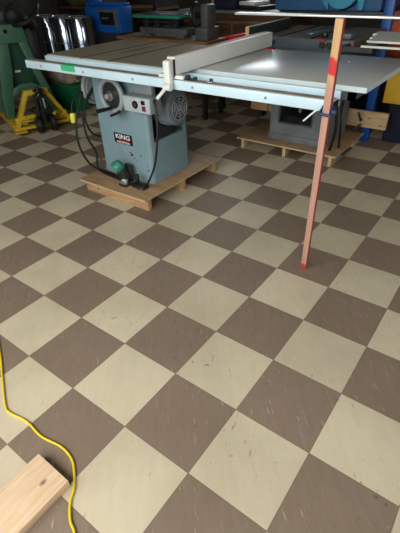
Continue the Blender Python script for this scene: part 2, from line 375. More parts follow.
# ------------------------------------------------------------------ plywood platforms
def platform(name_label, x0, x1, y0, y1, runners, along):
    t = thing('plywood_platform', name_label, 'platform', ((x0 + x1) / 2, (y0 + y1) / 2, 0))
    obj('plywood_sheet', MB().box(x0, x1, y0, y1, 0.088, 0.104, 0.0015), M_ply, t)
    obj('plywood_edge_band', MB().box(x0 - 0.0015, x1 + 0.0015, y0 - 0.0015, y1 + 0.0015, 0.090, 0.102), M_plyedge, t)
    for r in runners:
        if along == 'x': obj('runner', MB().box(x0 + 0.02, x1 - 0.012, r - 0.02, r + 0.02, 0, 0.088, 0.002), M_pine, t)
        else:
            for yy in (y0 + 0.02, y1 - 0.14): obj('block', MB().box(r - 0.014, r + 0.014, yy, yy + 0.12, 0, 0.088, 0.002), M_plyedge, t)
    return t
platform('plywood platform on pine runners under the front blue-grey table saw', -2.06, -1.37, 0.975, 1.905, (1.035, 1.43, 1.85), 'x')
platform('plywood platform on pine blocks under the rear dark grey saw', -1.53, -0.575, 2.42, 3.12, (-1.48, -1.05, -0.625), 'y')

# ------------------------------------------------------------------ front table saw
saw = thing('table_saw', 'blue-grey cabinet table saw with handwheel, round motor and long pale front rail on plywood', 'table saw', (-1.76, 1.44, 0.104))
cx0, cx1, cy0, cy1 = -2.02, -1.50, 1.215, 1.655
cab = MB()
zt = 0.93
def rr_poly(x0, x1, y0, y1, r, n=6):
    out = []
    for (ax, ay, a0) in ((x1 - r, y0 + r, -90), (x1 - r, y1 - r, 0), (x0 + r, y1 - r, 90), (x0 + r, y0 + r, 180)):
        for i in range(n + 1):
            a = math.radians(a0 + 90 * i / n); out.append((ax + r * math.cos(a), ay + r * math.sin(a)))
    return out
# shell with an open right side: lower body, then front, left and rear panels
cab.prism(rr_poly(cx0 - 0.006, cx1 + 0.006, cy0 - 0.006, cy1 + 0.006, 0.033), 'z', 0.104, 0.15)
cab.prism(rr_poly(cx0, cx1, cy0, cy1, 0.03), 'z', 0.15, 0.40)
r_, w_ = 0.03, 0.012
arc = lambda ax, ay, r, a0, a1, n=6: [(ax + r * math.cos(math.radians(a0 + (a1 - a0) * i / n)), ay + r * math.sin(math.radians(a0 + (a1 - a0) * i / n))) for i in range(n + 1)]
outer = [(cx1, cy0 + 0.05)] + arc(cx1 - r_, cy0 + r_, r_, 0, -90) + arc(cx0 + r_, cy0 + r_, r_, 270, 180) + arc(cx0 + r_, cy1 - r_, r_, 180, 90) + arc(cx1 - r_, cy1 - r_, r_, 90, 0) + [(cx1, cy1 - 0.045)]
inner = [(cx1 - w_, cy1 - 0.045), (cx1 - w_, cy1 - w_), (cx0 + w_, cy1 - w_), (cx0 + w_, cy0 + w_), (cx1 - w_, cy0 + w_), (cx1 - w_, cy0 + 0.05)]
cab.prism(outer + inner, 'z', 0.4001, zt)
cab.box(cx1 - 0.012, cx1 - 0.0005, cy0 + 0.04, cy1 - 0.04, 0.80, zt - 0.001)
obj('cabinet', cab, M_saw, saw)
obj('cabinet_interior', MB().box(cx0 + 0.014, cx1 - 0.16, cy0 + 0.014, cy1 - 0.014, 0.402, 0.925), M_dkm, saw)
# cast table with two mitre slots
tb = MB(); ty0, ty1 = 0.985, 1.70; zt0, zt1 = 0.93, 0.97
xs = [-2.12, -1.795, -1.773, -1.545, -1.523, -0.985]
# one casting: plate with the slots cut from its top face
prof = [(xs[0], zt0), (xs[5], zt0), (xs[5], zt1), (xs[4], zt1), (xs[4], 0.958), (xs[3], 0.958), (xs[3], zt1), (xs[2], zt1), (xs[2], 0.958), (xs[1], 0.958), (xs[1], zt1), (xs[0], zt1)]
tb.prism(prof, 'y', ty0, ty1)
top = obj('table_top', tb, M_cast, saw)
obj('mitre_slot', MB().box(xs[1] - 0.001, xs[2] + 0.001, ty0 + 0.001, ty1 - 0.001, 0.957, 0.9688), M_slot, top)
obj('mitre_slot', MB().box(xs[3] - 0.001, xs[4] + 0.001, ty0 + 0.001, ty1 - 0.001, 0.957, 0.9688), M_slot, top)
obj('blade_insert', MB().box(-1.70, -1.62, 1.15, 1.55, 0.968, 0.9704), M_cast, top)
obj('saw_blade_slot', MB().box(-1.662, -1.656, 1.2, 1.5, 0.9705, 0.9718), M_slot, top)
obj('table_front_edge', MB().box(-2.122, -0.985, 0.978, 0.986, 0.934, 0.966), M_castedge, saw)
# front rail: angle iron against the table plus square guide tube
rail = obj('front_rail', MB().box(-2.165, -0.10, 0.835, 0.895, 0.908, 0.953, 0.003), M_sawtrim, saw)
obj('rail_top_strip', MB().box(-2.15, -0.12, 0.845, 0.885, 0.9528, 0.9545), M_worn, rail)
obj('rail_end_cap', MB().box(-0.1, -0.096, 0.839, 0.891, 0.912, 0.949), M_black, rail)
obj('tape_strip', MB().box(-1.80, -1.672, 0.8335, 0.8345, 0.922, 0.9525).box(-1.785, -1.69, 0.8335, 0.886, 0.9545, 0.9556), M_tape, rail)
obj('angle_iron', MB().box(-2.13, -0.12, 0.895, 0.978, 0.918, 0.930).box(-2.13, -0.12, 0.966, 0.978, 0.90, 0.962, 0.002), M_sawtrim, saw)
bolt = MB()
for x in (-2.0, -1.6, -1.2, -0.8, -0.4): bolt.cyl((x, 0.8345, 0.93), (x, 0.831, 0.93), 0.006, n=10)
pieces('bolt', bolt, M_worn, rail)
# extension table
ext = obj('extension_table', MB().box(-0.983, -0.036, 1.035, 1.74, 0.947, 0.97, 0.002), M_lam, saw)
obj('table_edging', MB().box(-0.983, -0.0345, 1.0335, 1.0355, 0.9475, 0.9685).box(-0.0365, -0.0345, 1.034, 1.741, 0.9475, 0.9685), M_lamedge, ext)
obj('support_frame', MB().box(-0.97, -0.09, 1.06, 1.09, 0.905, 0.947).box(-0.97, -0.09, 1.68, 1.71, 0.905, 0.947).box(-0.12, -0.09, 1.06, 1.71, 0.905, 0.947).box(-0.9, -0.88, 0.97, 1.06, 0.918, 0.947).box(-0.2, -0.18, 0.97, 1.06, 0.918, 0.947), M_dgrey, ext)
obj('screw', MB().cyl((-0.30, 1.55, 0.97), (-0.30, 1.55, 0.9715), 0.005, n=10), M_white, ext)
# height handwheel (front) with hub and crank
hw = MB(); hc = (-1.745, 1.15, 0.718)
hw.ring(hc, (0, 1, 0), 0.103, 0.0185, 44, 12)
wheel = obj('handwheel', hw, M_grey, saw)
obj('wheel_dish', MB().cyl((hc[0], 1.156, hc[2]), (hc[0], 1.185, hc[2]), 0.094, 0.05, n=40), M_dkm, wheel)
obj('hub', MB().cyl((hc[0], 1.125, hc[2]), (hc[0], 1.222, hc[2]), 0.034, n=20, bev=0.004), M_steel, wheel)
obj('lock_knob', MB().cyl((hc[0], 1.10, hc[2]), (hc[0], 1.125, hc[2]), 0.017, n=12, bev=0.003), M_grey, wheel)
obj('crank_handle', MB().cyl((-1.74, 1.13, 0.640), (-1.765, 1.02, 0.640), 0.011, 0.0145, n=14, bev=0.003), M_black, wheel)
obj('lever', MB().tube([(-1.74, 1.12, 0.59), (-1.72, 1.10, 0.60), (-1.68, 1.10, 0.615), (-1.63, 1.10, 0.64)], 0.009), M_black, wheel)
# bevel scale slots on the front panel
sl = MB()
for (cxx, cz, R, a0, a1) in ((-1.745, 0.70, 0.17, 118, 146), (-1.745, 0.70, 0.17, 186, 206)):
    pts = []
    for i in range(9):
        a = math.radians(a0 + (a1 - a0) * i / 8); pts.append((cxx + R * math.cos(a), cy0 - 0.001, cz + R * math.sin(a)))
    sl.tube(pts, 0.011, n=6, smooth=False)
pieces('bevel_slot', sl, M_slot, saw)
# tilt handwheel on the left side
tw = MB(); tcn = (-2.12, 1.33, 0.70)
tw.ring(tcn, (1, 0, 0), 0.110, 0.015, 36, 10)
for k in range(3):
    a = 2 * PI * k / 3 + 0.2
    tw.cyl((-2.12, tcn[1], tcn[2]), (-2.12, tcn[1] + 0.093 * math.cos(a), tcn[2] + 0.093 * math.sin(a)), 0.011, n=10)
w2 = obj('tilt_handwheel', tw, M_grey, saw)
obj('wheel_dish', MB().cyl((-2.108, tcn[1], tcn[2]), (-2.095, tcn[1], tcn[2]), 0.098, n=32), M_grey, w2)
obj('hub', MB().cyl((-2.14, tcn[1], tcn[2]), (-2.02, tcn[1], tcn[2]), 0.024, n=18, bev=0.003), M_steel, w2)
obj('crank_handle', MB().cyl((-2.12, 1.25, 0.66), (-2.19, 1.25, 0.66), 0.012, n=12, bev=0.003), M_black, w2)
# motor seen through and beside the open right side
mo = MB(); mc = Vector((-1.5, 1.44, 0.615))
mo.cyl((-1.66, mc.y, mc.z), (-1.43, mc.y, mc.z), 0.122, n=40, bev=0.012)
for k in range(20):
    a = 2 * PI * k / 20
    if -0.3 < math.sin(a): mo.box(-1.60, -1.46, mc.y - 0.128, mc.y + 0.128, mc.z - 0.002, mc.z + 0.002, 0, Matrix.Translation(mc) @ Matrix.Rotation(a, 4, 'X') @ Matrix.Translation(-mc))
motor = obj('motor', mo, M_motor, saw)
fc = MB().cyl((-1.43, mc.y, mc.z), (-1.395, mc.y, mc.z), 0.128, 0.112, n=40, bev=0.014)
cowl = obj('fan_cowl', fc, M_motor, motor)
obj('grille_recess', MB().cyl((-1.396, mc.y, mc.z), (-1.3935, mc.y, mc.z), 0.082, n=32), M_black, cowl)
gr = MB()
for r in (0.079, 0.060, 0.042, 0.024): gr.ring((-1.3925, mc.y, mc.z), (1, 0, 0), r, 0.0035, 28, 6)
for k in range(8):
    a = PI * k / 8 * 2
    gr.cyl((-1.3925, mc.y, mc.z), (-1.3925, mc.y + 0.079 * math.cos(a), mc.z + 0.079 * math.sin(a)), 0.0035, n=6)
obj('grille', gr, M_grey, cowl)
obj('conduit_box', MB().box(-1.58, -1.48, 1.40, 1.48, 0.71, 0.76, 0.006), M_dgrey, motor)
obj('motor_bracket', MB().box(-1.62, -1.52, 1.35, 1.53, 0.402, 0.53, 0.006), M_dkm, motor)
# switch box under the rail
sb = obj('switch_box', MB().box(-1.58, -1.345, 1.098, 1.205, 0.655, 0.752, 0.004), M_grey, saw)
obj('faceplate', MB().box(-1.577, -1.348, 1.0945, 1.099, 0.659, 0.748, 0.0015), M_face, sb)
obj('stop_button', MB().cyl((-1.472, 1.0945, 0.705), (-1.472, 1.086, 0.705), 0.013, 0.011, n=18, bev=0.003), M_dred, sb)
obj('button_surround', MB().cyl((-1.472, 1.0950, 0.705), (-1.472, 1.0915, 0.705), 0.025, n=20), M_plate, sb)
obj('start_button', MB().box(-1.415, -1.385, 1.088, 1.0948, 0.712, 0.737, 0.002), M_plate, sb)
obj('reset_button', MB().box(-1.412, -1.382, 1.090, 1.0948, 0.672, 0.704, 0.002), M_dred, sb)
obj('mounting_bracket', MB().box(-1.56, -1.40, 1.18, 1.216, 0.69, 0.905, 0.003), M_grey, sb)
# maker's badge with its lettering
bd = obj('badge', MB().box(-1.852, -1.668, cy0 - 0.004, cy0 + 0.001, 0.360, 0.436, 0.0015), M_plate, saw)
def text_mesh(name, body, size, loc, material, parent, sx=1.0, bold=0.0):
    c = bpy.data.curves.new(name, 'FONT'); c.body = body; c.size = size; c.extrude = 0.0006; c.offset = bold; c.align_x = 'CENTER'; c.align_y = 'CENTER'
    o = bpy.data.objects.new(name + '_tmp', c); COL.objects.link(o); bpy.context.view_layer.update()
    me = bpy.data.meshes.new_from_object(o.evaluated_get(bpy.context.evaluated_depsgraph_get()))
    bpy.data.objects.remove(o); bpy.data.curves.remove(c)
    mt = Matrix.Translation(Vector(loc)) @ Matrix.Rotation(PI / 2, 4, 'X') @ Matrix.Diagonal((sx, 1, 1, 1))
    mb = MB(); mb.bm.from_mesh(me); bmesh.ops.transform(mb.bm, matrix=mt, verts=mb.bm.verts); bpy.data.meshes.remove(me)
    return obj(name, mb, material, parent, smooth=False)
text_mesh('lettering', 'KING', 0.046, (-1.76, cy0 - 0.0048, 0.411), M_wtext, bd, 1.35, 0.0008)
obj('red_band', MB().box(-1.805, -1.700, cy0 - 0.0050, cy0 - 0.0038, 0.380, 0.3875), M_redt, bd)
text_mesh('lettering', 'INDUSTRIAL', 0.017, (-1.758, cy0 - 0.0048, 0.3715), M_wtext, bd, 1.45, 0.0003)
# scuffs: dark chips low on the cabinet
sc = MB()
for (x, z, w, hh) in ((-1.705, 0.305, 0.012, 0.02), (-1.69, 0.29, 0.02, 0.008), (-1.67, 0.268, 0.01, 0.02), (-1.655, 0.25, 0.008, 0.01), (-1.60, 0.30, 0.012, 0.008), (-1.545, 0.235, 0.008, 0.03), (-1.54, 0.20, 0.012, 0.016)):
    sc.cyl((x, cy0 - 0.0006, z), (x, cy0 + 0.001, z), w * 0.55, n=7)
pieces('paint_chip', sc, M_slot, saw)
# leads: three loops at the left, one from the switch box to the floor
for pts, r in (([(-2.10, 1.34, 0.80), (-2.13, 1.27, 0.735), (-2.12, 1.19, 0.665), (-2.12, 1.10, 0.50), (-2.12, 1.08, 0.33), (-2.10, 1.12, 0.18), (-2.06, 1.17, 0.113), (-1.98, 1.15, 0.113), (-1.84, 1.13, 0.113), (-1.74, 1.12, 0.113)], 0.0085),
               ([(-2.07, 1.31, 0.72), (-2.09, 1.24, 0.66), (-2.09, 1.15, 0.54), (-2.08, 1.14, 0.38), (-2.07, 1.19, 0.24), (-2.06, 1.17, 0.13), (-1.97, 1.175, 0.113), (-1.88, 1.165, 0.113), (-1.78, 1.15, 0.116)], 0.0085),
               ([(-2.06, 1.31, 0.74), (-2.09, 1.23, 0.665), (-2.09, 1.17, 0.57), (-2.08, 1.16, 0.465), (-2.07, 1.20, 0.386), (-2.06, 1.30, 0.34), (-2.03, 1.33, 0.33)], 0.008)):
    obj('power_cord', MB().tube(pts, r), M_black, saw)
obj('motor_lead', MB().tube([(-1.36, 1.15, 0.74), (-1.325, 1.12, 0.72), (-1.30, 1.10, 0.60), (-1.315, 1.09, 0.45), (-1.36, 1.10, 0.32), (-1.43, 1.11, 0.20), (-1.50, 1.12, 0.125), (-1.58, 1.12, 0.113), (-1.66, 1.10, 0.116)], 0.0075), M_black, saw)
pl = obj('cord_plug', MB().cyl((-2.185, 1.13, 0.545), (-2.18, 1.12, 0.475), 0.023, 0.021, n=16, bev=0.006), M_plugy, saw)
obj('plug_lead', MB().tube([(-2.185, 1.13, 0.545), (-2.19, 1.15, 0.61), (-2.17, 1.22, 0.69), (-2.12, 1.30, 0.76), (-2.08, 1.38, 0.80)], 0.007), M_black, pl)

# ------------------------------------------------------------------ rip fence on the saw
fen = thing('rip_fence', 'long light grey rip fence clamped across the front saw table', 'fence', (-0.93, 0.86, 0.953))
obj('fence_beam', MB().box(-0.962, -0.912, 0.848, 1.83, 0.9725, 1.052, 0.003), M_fence, fen)
obj('fence_face', MB().box(-0.990, -0.964, 0.90, 1.83, 0.9735, 1.050, 0.002), M_worn, fen)
obj('cap_strip', MB().box(-0.960, -0.936, 0.86, 1.825, 1.0515, 1.0535), M_worn, fen)
obj('dark_seam', MB().box(-0.9645, -0.9615, 0.90, 1.83, 0.975, 1.0525), M_slot, fen)
obj('end_cap', MB().box(-0.960, -0.914, 1.829, 1.834, 0.975, 1.05), M_white, fen)
hd = MB().box(-0.955, -0.912, 0.80, 0.833, 0.932, 1.043, 0.010).box(-1.02, -0.86, 0.84, 0.876, 0.9565, 0.973, 0.003).box(-0.955, -0.914, 0.82, 0.847, 0.973, 1.043, 0.003)
head = obj('clamp_head', hd, M_white, fen)
obj('side_gasket', MB().box(-0.9125, -0.9095, 0.834, 0.846, 0.965, 1.045), M_black, head)
obj('lever_knuckle', MB().cyl((-0.95, 0.80, 0.925), (-0.905, 0.80, 0.925), 0.017, n=16, bev=0.003), M_white, head)
obj('lever_handle', MB().tube([(-0.935, 0.80, 0.925), (-0.945, 0.78, 0.905), (-0.965, 0.755, 0.875)], 0.0085, n=10), M_white, head)
obj('scale_pointer', MB().box(-0.865, -0.80, 0.85, 0.872, 0.9575, 0.962, 0.001).cyl((-0.80, 0.86, 0.957), (-0.80, 0.86, 0.972), 0.010, n=12).cyl((-0.845, 0.862, 0.957), (-0.845, 0.862, 0.976), 0.012, n=12), M_black, fen)
obj('pointer_arm', MB().box(-0.80, -0.70, 0.858, 0.872, 0.9556, 0.9595, 0.001), M_steel, fen)
obj('pointer_knob', MB().cyl((-0.71, 0.865, 0.9595), (-0.71, 0.865, 0.972), 0.009, n=12), M_dkm, fen)

# ------------------------------------------------------------------ power tool lying on the platform
pt = thing('power_tool', 'small black and green tool with silver dial lying at the front saw base', 'tool', (-1.70, 1.12, 0.104))
Mx = Matrix.Translation((-1.705, 1.115, 0.17)) @ Matrix.Rotation(-0.35, 4, 'Y')
obj('body', MB().box(-0.035, 0.035, -0.03, 0.03, -0.055, 0.05, 0.012, Mx), M_dkm, pt)
obj('cap', MB().cyl((-1.745, 1.085, 0.215), (-1.715, 1.12, 0.255), 0.052, 0.040, n=24, bev=0.01), M_teal, pt)
obj('dial', MB().cyl((-1.665, 1.085, 0.135), (-1.655, 1.06, 0.135), 0.028, n=20, bev=0.003), M_steel, pt)
obj('upright', MB().box(-1.72, -1.66, 1.15, 1.17, 0.1045, 0.24, 0.005), M_dkm, pt)
obj('foot', MB().box(-1.70, -1.63, 1.05, 1.11, 0.1045, 0.125, 0.004), M_dkm, pt)
cp = thing('charger_plug', 'black plug block with short post beside the green capped tool', 'plug', (-1.56, 1.12, 0.104))
obj('block', MB().box(-1.61, -1.48, 1.085, 1.145, 0.1045, 0.135, 0.008, Matrix.Identity(4)), M_black, cp)
obj('post', MB().box(-1.595, -1.565, 1.12, 1.14, 0.13, 0.195, 0.004), M_dkm, cp)
pieces('prong', MB().box(-1.53, -1.52, 1.06, 1.09, 0.11, 0.125).box(-1.50, -1.49, 1.06, 1.09, 0.11, 0.125), M_steel, cp)

# ------------------------------------------------------------------ leaning stick
A = Vector((-0.181, 1.000, 0.0)); B = Vector((-0.0905, 0.762, 1.238))
d = (B - A); L_ = d.length; dn = d.normalized()
xa = Vector((1, 0, 0)); xa = (xa - dn * xa.dot(dn)).normalized(); ya = dn.cross(xa)
st = bmesh.new(); bmesh.ops.create_cube(st, size=1)
for v in st.verts:
    v.co = Vector((v.co.x * 0.030, v.co.y * 0.022, (v.co.z + 0.5) * L_))
bmesh.ops.bevel(st, geom=st.edges[:], offset=0.0015, segments=1, affect='EDGES')
bmesh.ops.subdivide_edges(st, edges=[e for e in st.edges if abs(e.verts[0].co.z - e.verts[1].co.z) > 0.5], cuts=4)
me = bpy.data.meshes.new('wooden_stick'); st.to_mesh(me); st.free(); me.materials.append(M_stick)
stick = bpy.data.objects.new('wooden_stick', me); COL.objects.link(stick)
stick.matrix_world = Matrix((( xa.x, ya.x, dn.x, A.x), (xa.y, ya.y, dn.y, A.y), (xa.z, ya.z, dn.z, A.z + 0.004), (0, 0, 0, 1)))
tag(stick, 'tall pinkish wooden stick with red ends leaning against the front rail end', 'stick')
# strap clamp tying the stick to the rail end
clp = thing('spring_clamp', 'dark blue band clamp holding the pink stick to the rail', 'clamp', (-0.118, 0.83, 0.90))
pz = A + dn * (0.918 / dn.z)
bnd = MB()
for dz in (0.0,):
    q = pz + dn * dz
    c4 = [q + xa * sx * 0.023 + ya * sy * 0.019 - dn * (0.010 if sy < 0 else -0.008) for sx, sy in ((-1, -1), (1, -1), (1, 1), (-1, 1))]
    bnd.tube(c4 + [c4[0]], 0.0065, n=8, smooth=False)
obj('band', bnd, M_bandblue, clp)
obj('knot', MB().cyl(pz + xa * 0.022 - ya * 0.0, pz + xa * 0.04, 0.014, 0.01, n=12, bev=0.003), M_bandblue, clp)
obj('lever_handle', MB().tube([(-0.145, 0.80, 0.925), (-0.165, 0.79, 0.905), (-0.19, 0.775, 0.878)], 0.0035, n=8), M_white, clp)
# thin bar balanced on the stick
bar = obj('metal_strip', MB().box(-0.515, 0.34, 0.755, 0.80, 1.2435, 1.2495, 0.001), M_alu)
tag(bar, 'long thin pale metal strip resting level on top of the pink stick', 'strip')

# ------------------------------------------------------------------ board and yellow cord in the foreground
bo = obj('pine_board', MB().box(-0.458, -0.295, -1.75, -0.570, 0.0, 0.038, 0.002), M_piney)
tag(bo, 'light pine board lying on the floor at the lower left', 'board')
yc = MB().tube([(-1.60, -0.12, 0.0048), (-1.25, -0.27, 0.0048), (-1.02, -0.382, 0.0048), (-0.894, -0.45, 0.0048), (-0.761, -0.52, 0.0048), (-0.715, -0.527, 0.0048), (-0.628, -0.512, 0.0048), (-0.53, -0.517, 0.0048), (-0.433, -0.500, 0.0048), (-0.365, -0.508, 0.0048), (-0.318, -0.535, 0.0048), (-0.277, -0.570, 0.0048), (-0.252, -0.606, 0.0048), (-0.208, -0.641, 0.0048), (-0.160, -0.662, 0.0048), (-0.05, -0.75, 0.0048), (0.0, -1.0, 0.0048)], 0.0044, n=10, sub=10)
tag(obj('extension_cord', yc, M_ycord), 'bright yellow extension cord winding over the floor past the pine board', 'cord')

# ------------------------------------------------------------------ rear table saw
s2 = thing('table_saw', 'dark grey table saw behind the extension table, with open cabinet front', 'table saw', (-1.0, 2.8, 0.104))
ax0, ax1, ay0, ay1 = -1.262, -0.728, 2.555, 3.03
c2 = MB(); ox0, ox1, oz0, oz1 = -1.175, -0.872, 0.265, 0.50
c2.box(ax0, ox0, ay0, ay0 + 0.015, 0.104, 0.90).box(ox1, ax1, ay0, ay0 + 0.015, 0.104, 0.90).box(ox0, ox1, ay0, ay0 + 0.015, 0.104, oz0).box(ox0, ox1, ay0, ay0 + 0.015, oz1, 0.90)
c2.box(ax0, ax0 + 0.015, ay0 + 0.015, ay1, 0.104, 0.90).box(ax1 - 0.015, ax1, ay0 + 0.015, ay1, 0.104, 0.90).box(ax0 + 0.015, ax1 - 0.015, ay1 - 0.015, ay1, 0.104, 0.90)
c2.box(ax0 - 0.008, ax1 + 0.008, ay0 - 0.01, ay0 + 0.004, 0.104, 0.16, 0.003).box(ax0 + 0.015, ax1 - 0.015, ay0 + 0.015, ay1 - 0.015, 0.2, 0.215)
obj('cabinet', c2, M_saw2, s2)
of = MB()
for (a, b, c, e) in ((ox0 - 0.012, ox1 + 0.012, oz0 - 0.012, oz0), (ox0 - 0.012, ox1 + 0.012, oz1, oz1 + 0.012), (ox0 - 0.012, ox0, oz0, oz1), (ox1, ox1 + 0.012, oz0, oz1)):
    of.box(a, b, ay0 - 0.006, ay0, c, e, 0.002)
obj('opening_frame', of, M_dgrey, s2)
obj('dust_heap', MB().hexa([(ox0 - 0.05, 2.60, 0.216), (ox1 + 0.05, 2.60, 0.216), (ox1 + 0.05, 2.98, 0.216), (ox0 - 0.05, 2.98, 0.216), (ox0, 2.66, 0.30), (ox1, 2.66, 0.29), (ox1, 2.90, 0.34), (ox0, 2.90, 0.36)], 0.01), M_dkm, s2)
obj('arbor', MB().cyl((-1.10, 2.75, 0.42), (-0.92, 2.75, 0.44), 0.03, n=16, bev=0.004).cyl((-1.02, 2.64, 0.36), (-1.02, 2.8, 0.36), 0.012, n=12).cyl((-1.02, 2.632, 0.36), (-1.02, 2.64, 0.36), 0.016, n=12), M_steel, s2)
tb2 = MB(); y20, y21 = 2.40, 3.14; z20, z21 = 0.90, 0.95
xs2 = [-1.34, -1.170, -1.140, -0.908, -0.878, -0.575]
tb2.prism([(xs2[0], z20), (xs2[5], z20), (xs2[5], z21), (xs2[4], z21), (xs2[4], 0.936), (xs2[3], 0.936), (xs2[3], z21), (xs2[2], z21), (xs2[2], 0.936), (xs2[1], 0.936), (xs2[1], z21), (xs2[0], z21)], 'y', y20, y21)
t2 = obj('table_top', tb2, M_cast2, s2)
for a, b in ((1, 2), (3, 4)): obj('mitre_slot', MB().box(xs2[a] - 0.001, xs2[b] + 0.001, y20 + 0.001, y21 - 0.001, 0.935, 0.9488), M_slot, t2)
obj('insert_plate', MB().box(-1.06, -0.98, 2.62, 3.0, 0.948, 0.952, 0.001), M_steel, t2)
obj('table_apron', MB().box(-1.33, -0.60, y20 - 0.014, y20 + 0.0, 0.875, 0.949, 0.006), M_apron, s2)
kn = []
for (x, z) in ((-0.79, 0.915), (-0.735, 0.915), (-1.20, 0.915)):
    kn.append(MB().cyl((x, 2.357, z), (x, 2.363, z), 0.017, n=16).ring((x, 2.36, z), (0, 1, 0.2), 0.016, 0.006, 20, 8).cyl((x, 2.36, z), (x, 2.39, z), 0.007, n=10))
for kb_ in kn: obj('knob', kb_, M_black, s2)
obj('red_tag', MB().box(-0.835, -0.77, 2.355, 2.385, 0.945, 0.953, 0.002), M_redt, s2)
obj('mitre_gauge', MB().box(-0.84, -0.80, 2.45, 2.49, 0.95, 0.985, 0.006).cyl((-0.745, 2.52, 0.95), (-0.745, 2.52, 0.99), 0.022, n=16, bev=0.005).tube([(-0.745, 2.50, 0.985), (-0.70, 2.9, 0.992), (-0.645, 3.1, 0.985)], 0.004), M_blackm, s2)
obj('side_box', MB().box(-0.70, -0.60, 2.40, 2.50, 0.955, 0.99, 0.004), M_dgrey, s2)
# pale rails of the rear saw running to the right
rl = MB().prism([(-0.556, 2.90), (-0.556, 2.74), (-0.515, 2.74), (-0.515, 2.55), (-0.487, 2.55), (-0.487, 2.40), (0.75, 2.40), (0.75, 2.90)], 'z', 0.944, 0.956)
obj('side_extension', rl, M_pale, s2)
obj('front_rail', MB().box(-0.475, 0.75, 2.25, 2.268, 0.933, 0.946, 0.002), M_pale, s2)
obj('rail_bracket', MB().box(-0.62, -0.40, 2.268, 2.285, 0.90, 0.932).box(-0.62, -0.59, 2.28, 2.42, 0.90, 0.932).box(-0.46, -0.40, 2.28, 2.95, 0.905, 0.9435).box(-0.60, -0.40, 2.88, 2.93, 0.905, 0.9435), M_dkm, s2)
for pts, r in (([(-0.66, 2.48, 0.88), (-0.65, 2.45, 0.60), (-0.635, 2.45, 0.45), (-0.625, 2.47, 0.30), (-0.66, 2.50, 0.12)], 0.013), ([(-0.60, 2.52, 0.88), (-0.595, 2.48, 0.60), (-0.615, 2.50, 0.45), (-0.60, 2.50, 0.32), (-0.62, 2.6, 0.12)], 0.010)):
    obj('hanging_lead', MB().tube(pts, r), M_black, s2)
f2 = thing('rip_fence', 'dark green rip fence with pale edge on the rear saw table', 'fence', (-1.31, 2.5, 0.95))
obj('fence_beam', MB().box(-1.312, -1.288, 2.17, 2.86, 0.952, 1.03, 0.002), M_dgreen2, f2)
obj('pale_edging', MB().box(-1.314, -1.286, 2.163, 2.170, 0.952, 1.033).box(-1.314, -1.304, 2.170, 2.86, 1.029, 1.033), M_plyedge, f2)

# wooden blocks clamped on either side of the rear saw
wb = thing('wood_block', 'short yellowish wood block clamped to the left side of the rear saw', 'block', (-1.36, 2.55, 0.335))
obj('block', MB().box(-1.475, -1.264, 2.56, 2.60, 0.335, 0.49, 0.003), M_pine, wb)
obj('clamp_lever', MB().tube([(-1.29, 2.55, 0.43), (-1.24, 2.45, 0.40), (-1.19, 2.38, 0.36)], 0.007, n=8), M_steel, wb)
wp = thing('wood_plank', 'short pale pine plank clamped to the blue machine post', 'plank', (-0.6, 3.16, 0.145))
obj('plank', MB().box(-0.80, -0.402, 3.14, 3.178, 0.147, 0.292, 0.003), M_plankp, wp)
bt = MB().tube([(-0.655, 3.10, 0.285), (-0.64, 3.10, 0.25), (-0.625, 3.11, 0.215)], 0.011, n=8).cyl((-0.625, 3.10, 0.215), (-0.625, 3.14, 0.215), 0.010, n=10).cyl((-0.61, 3.09, 0.19), (-0.655, 3.07, 0.145), 0.010, n=8)
obj('clamp_bolt', bt, M_dkm, wp)

# ------------------------------------------------------------------ blue machine standing behind the rear saw
bm_ = thing('blue_machine', 'big blue machine on legs behind the rear saw, with round light blue cover', 'machine', (-1.1, 3.4, 0))
obj('body', MB().box(-1.64, -0.66, 3.2, 3.75, 1.05, 1.75, 0.03), M_steelblue, bm_)
rc = MB().cyl((-0.985, 3.2, 1.215), (-0.985, 3.12, 1.215), 0.142, n=40, bev=0.012)
cv = obj('round_cover', rc, M_cyan, bm_)
obj('cover_rim', MB().ring((-0.985, 3.195, 1.215), (0, 1, 0), 0.147, 0.006, 40, 8), M_black, cv)
pieces('gusset', MB().prism([(-0.84, 1.07), (-0.80, 1.07), (-0.78, 1.35), (-0.88, 1.35)], 'y', 3.15, 3.2, 0.004).prism([(-1.16, 1.12), (-1.10, 1.06), (-1.14, 1.30), (-1.20, 1.30)], 'y', 3.17, 3.2, 0.004), M_cyan, bm_)
for (xx, yy) in ((-0.605, 3.22), (-1.15, 3.60)):
    obj('leg', MB().hexa([(xx - 0.035 + 0.02, yy - 0.03, 0), (xx + 0.035 + 0.02, yy - 0.03, 0), (xx + 0.035 + 0.02, yy + 0.03, 0), (xx - 0.035 + 0.02, yy + 0.03, 0), (xx - 0.04, yy - 0.03, 1.72), (xx + 0.04, yy - 0.03, 1.72), (xx + 0.04, yy + 0.03, 1.72), (xx - 0.04, yy + 0.03, 1.72)], 0.004), M_blue, bm_)
obj('cross_bar', MB().box(-1.60, -0.63, 3.24, 3.70, 1.03, 1.05, 0.003), M_dkm, bm_)

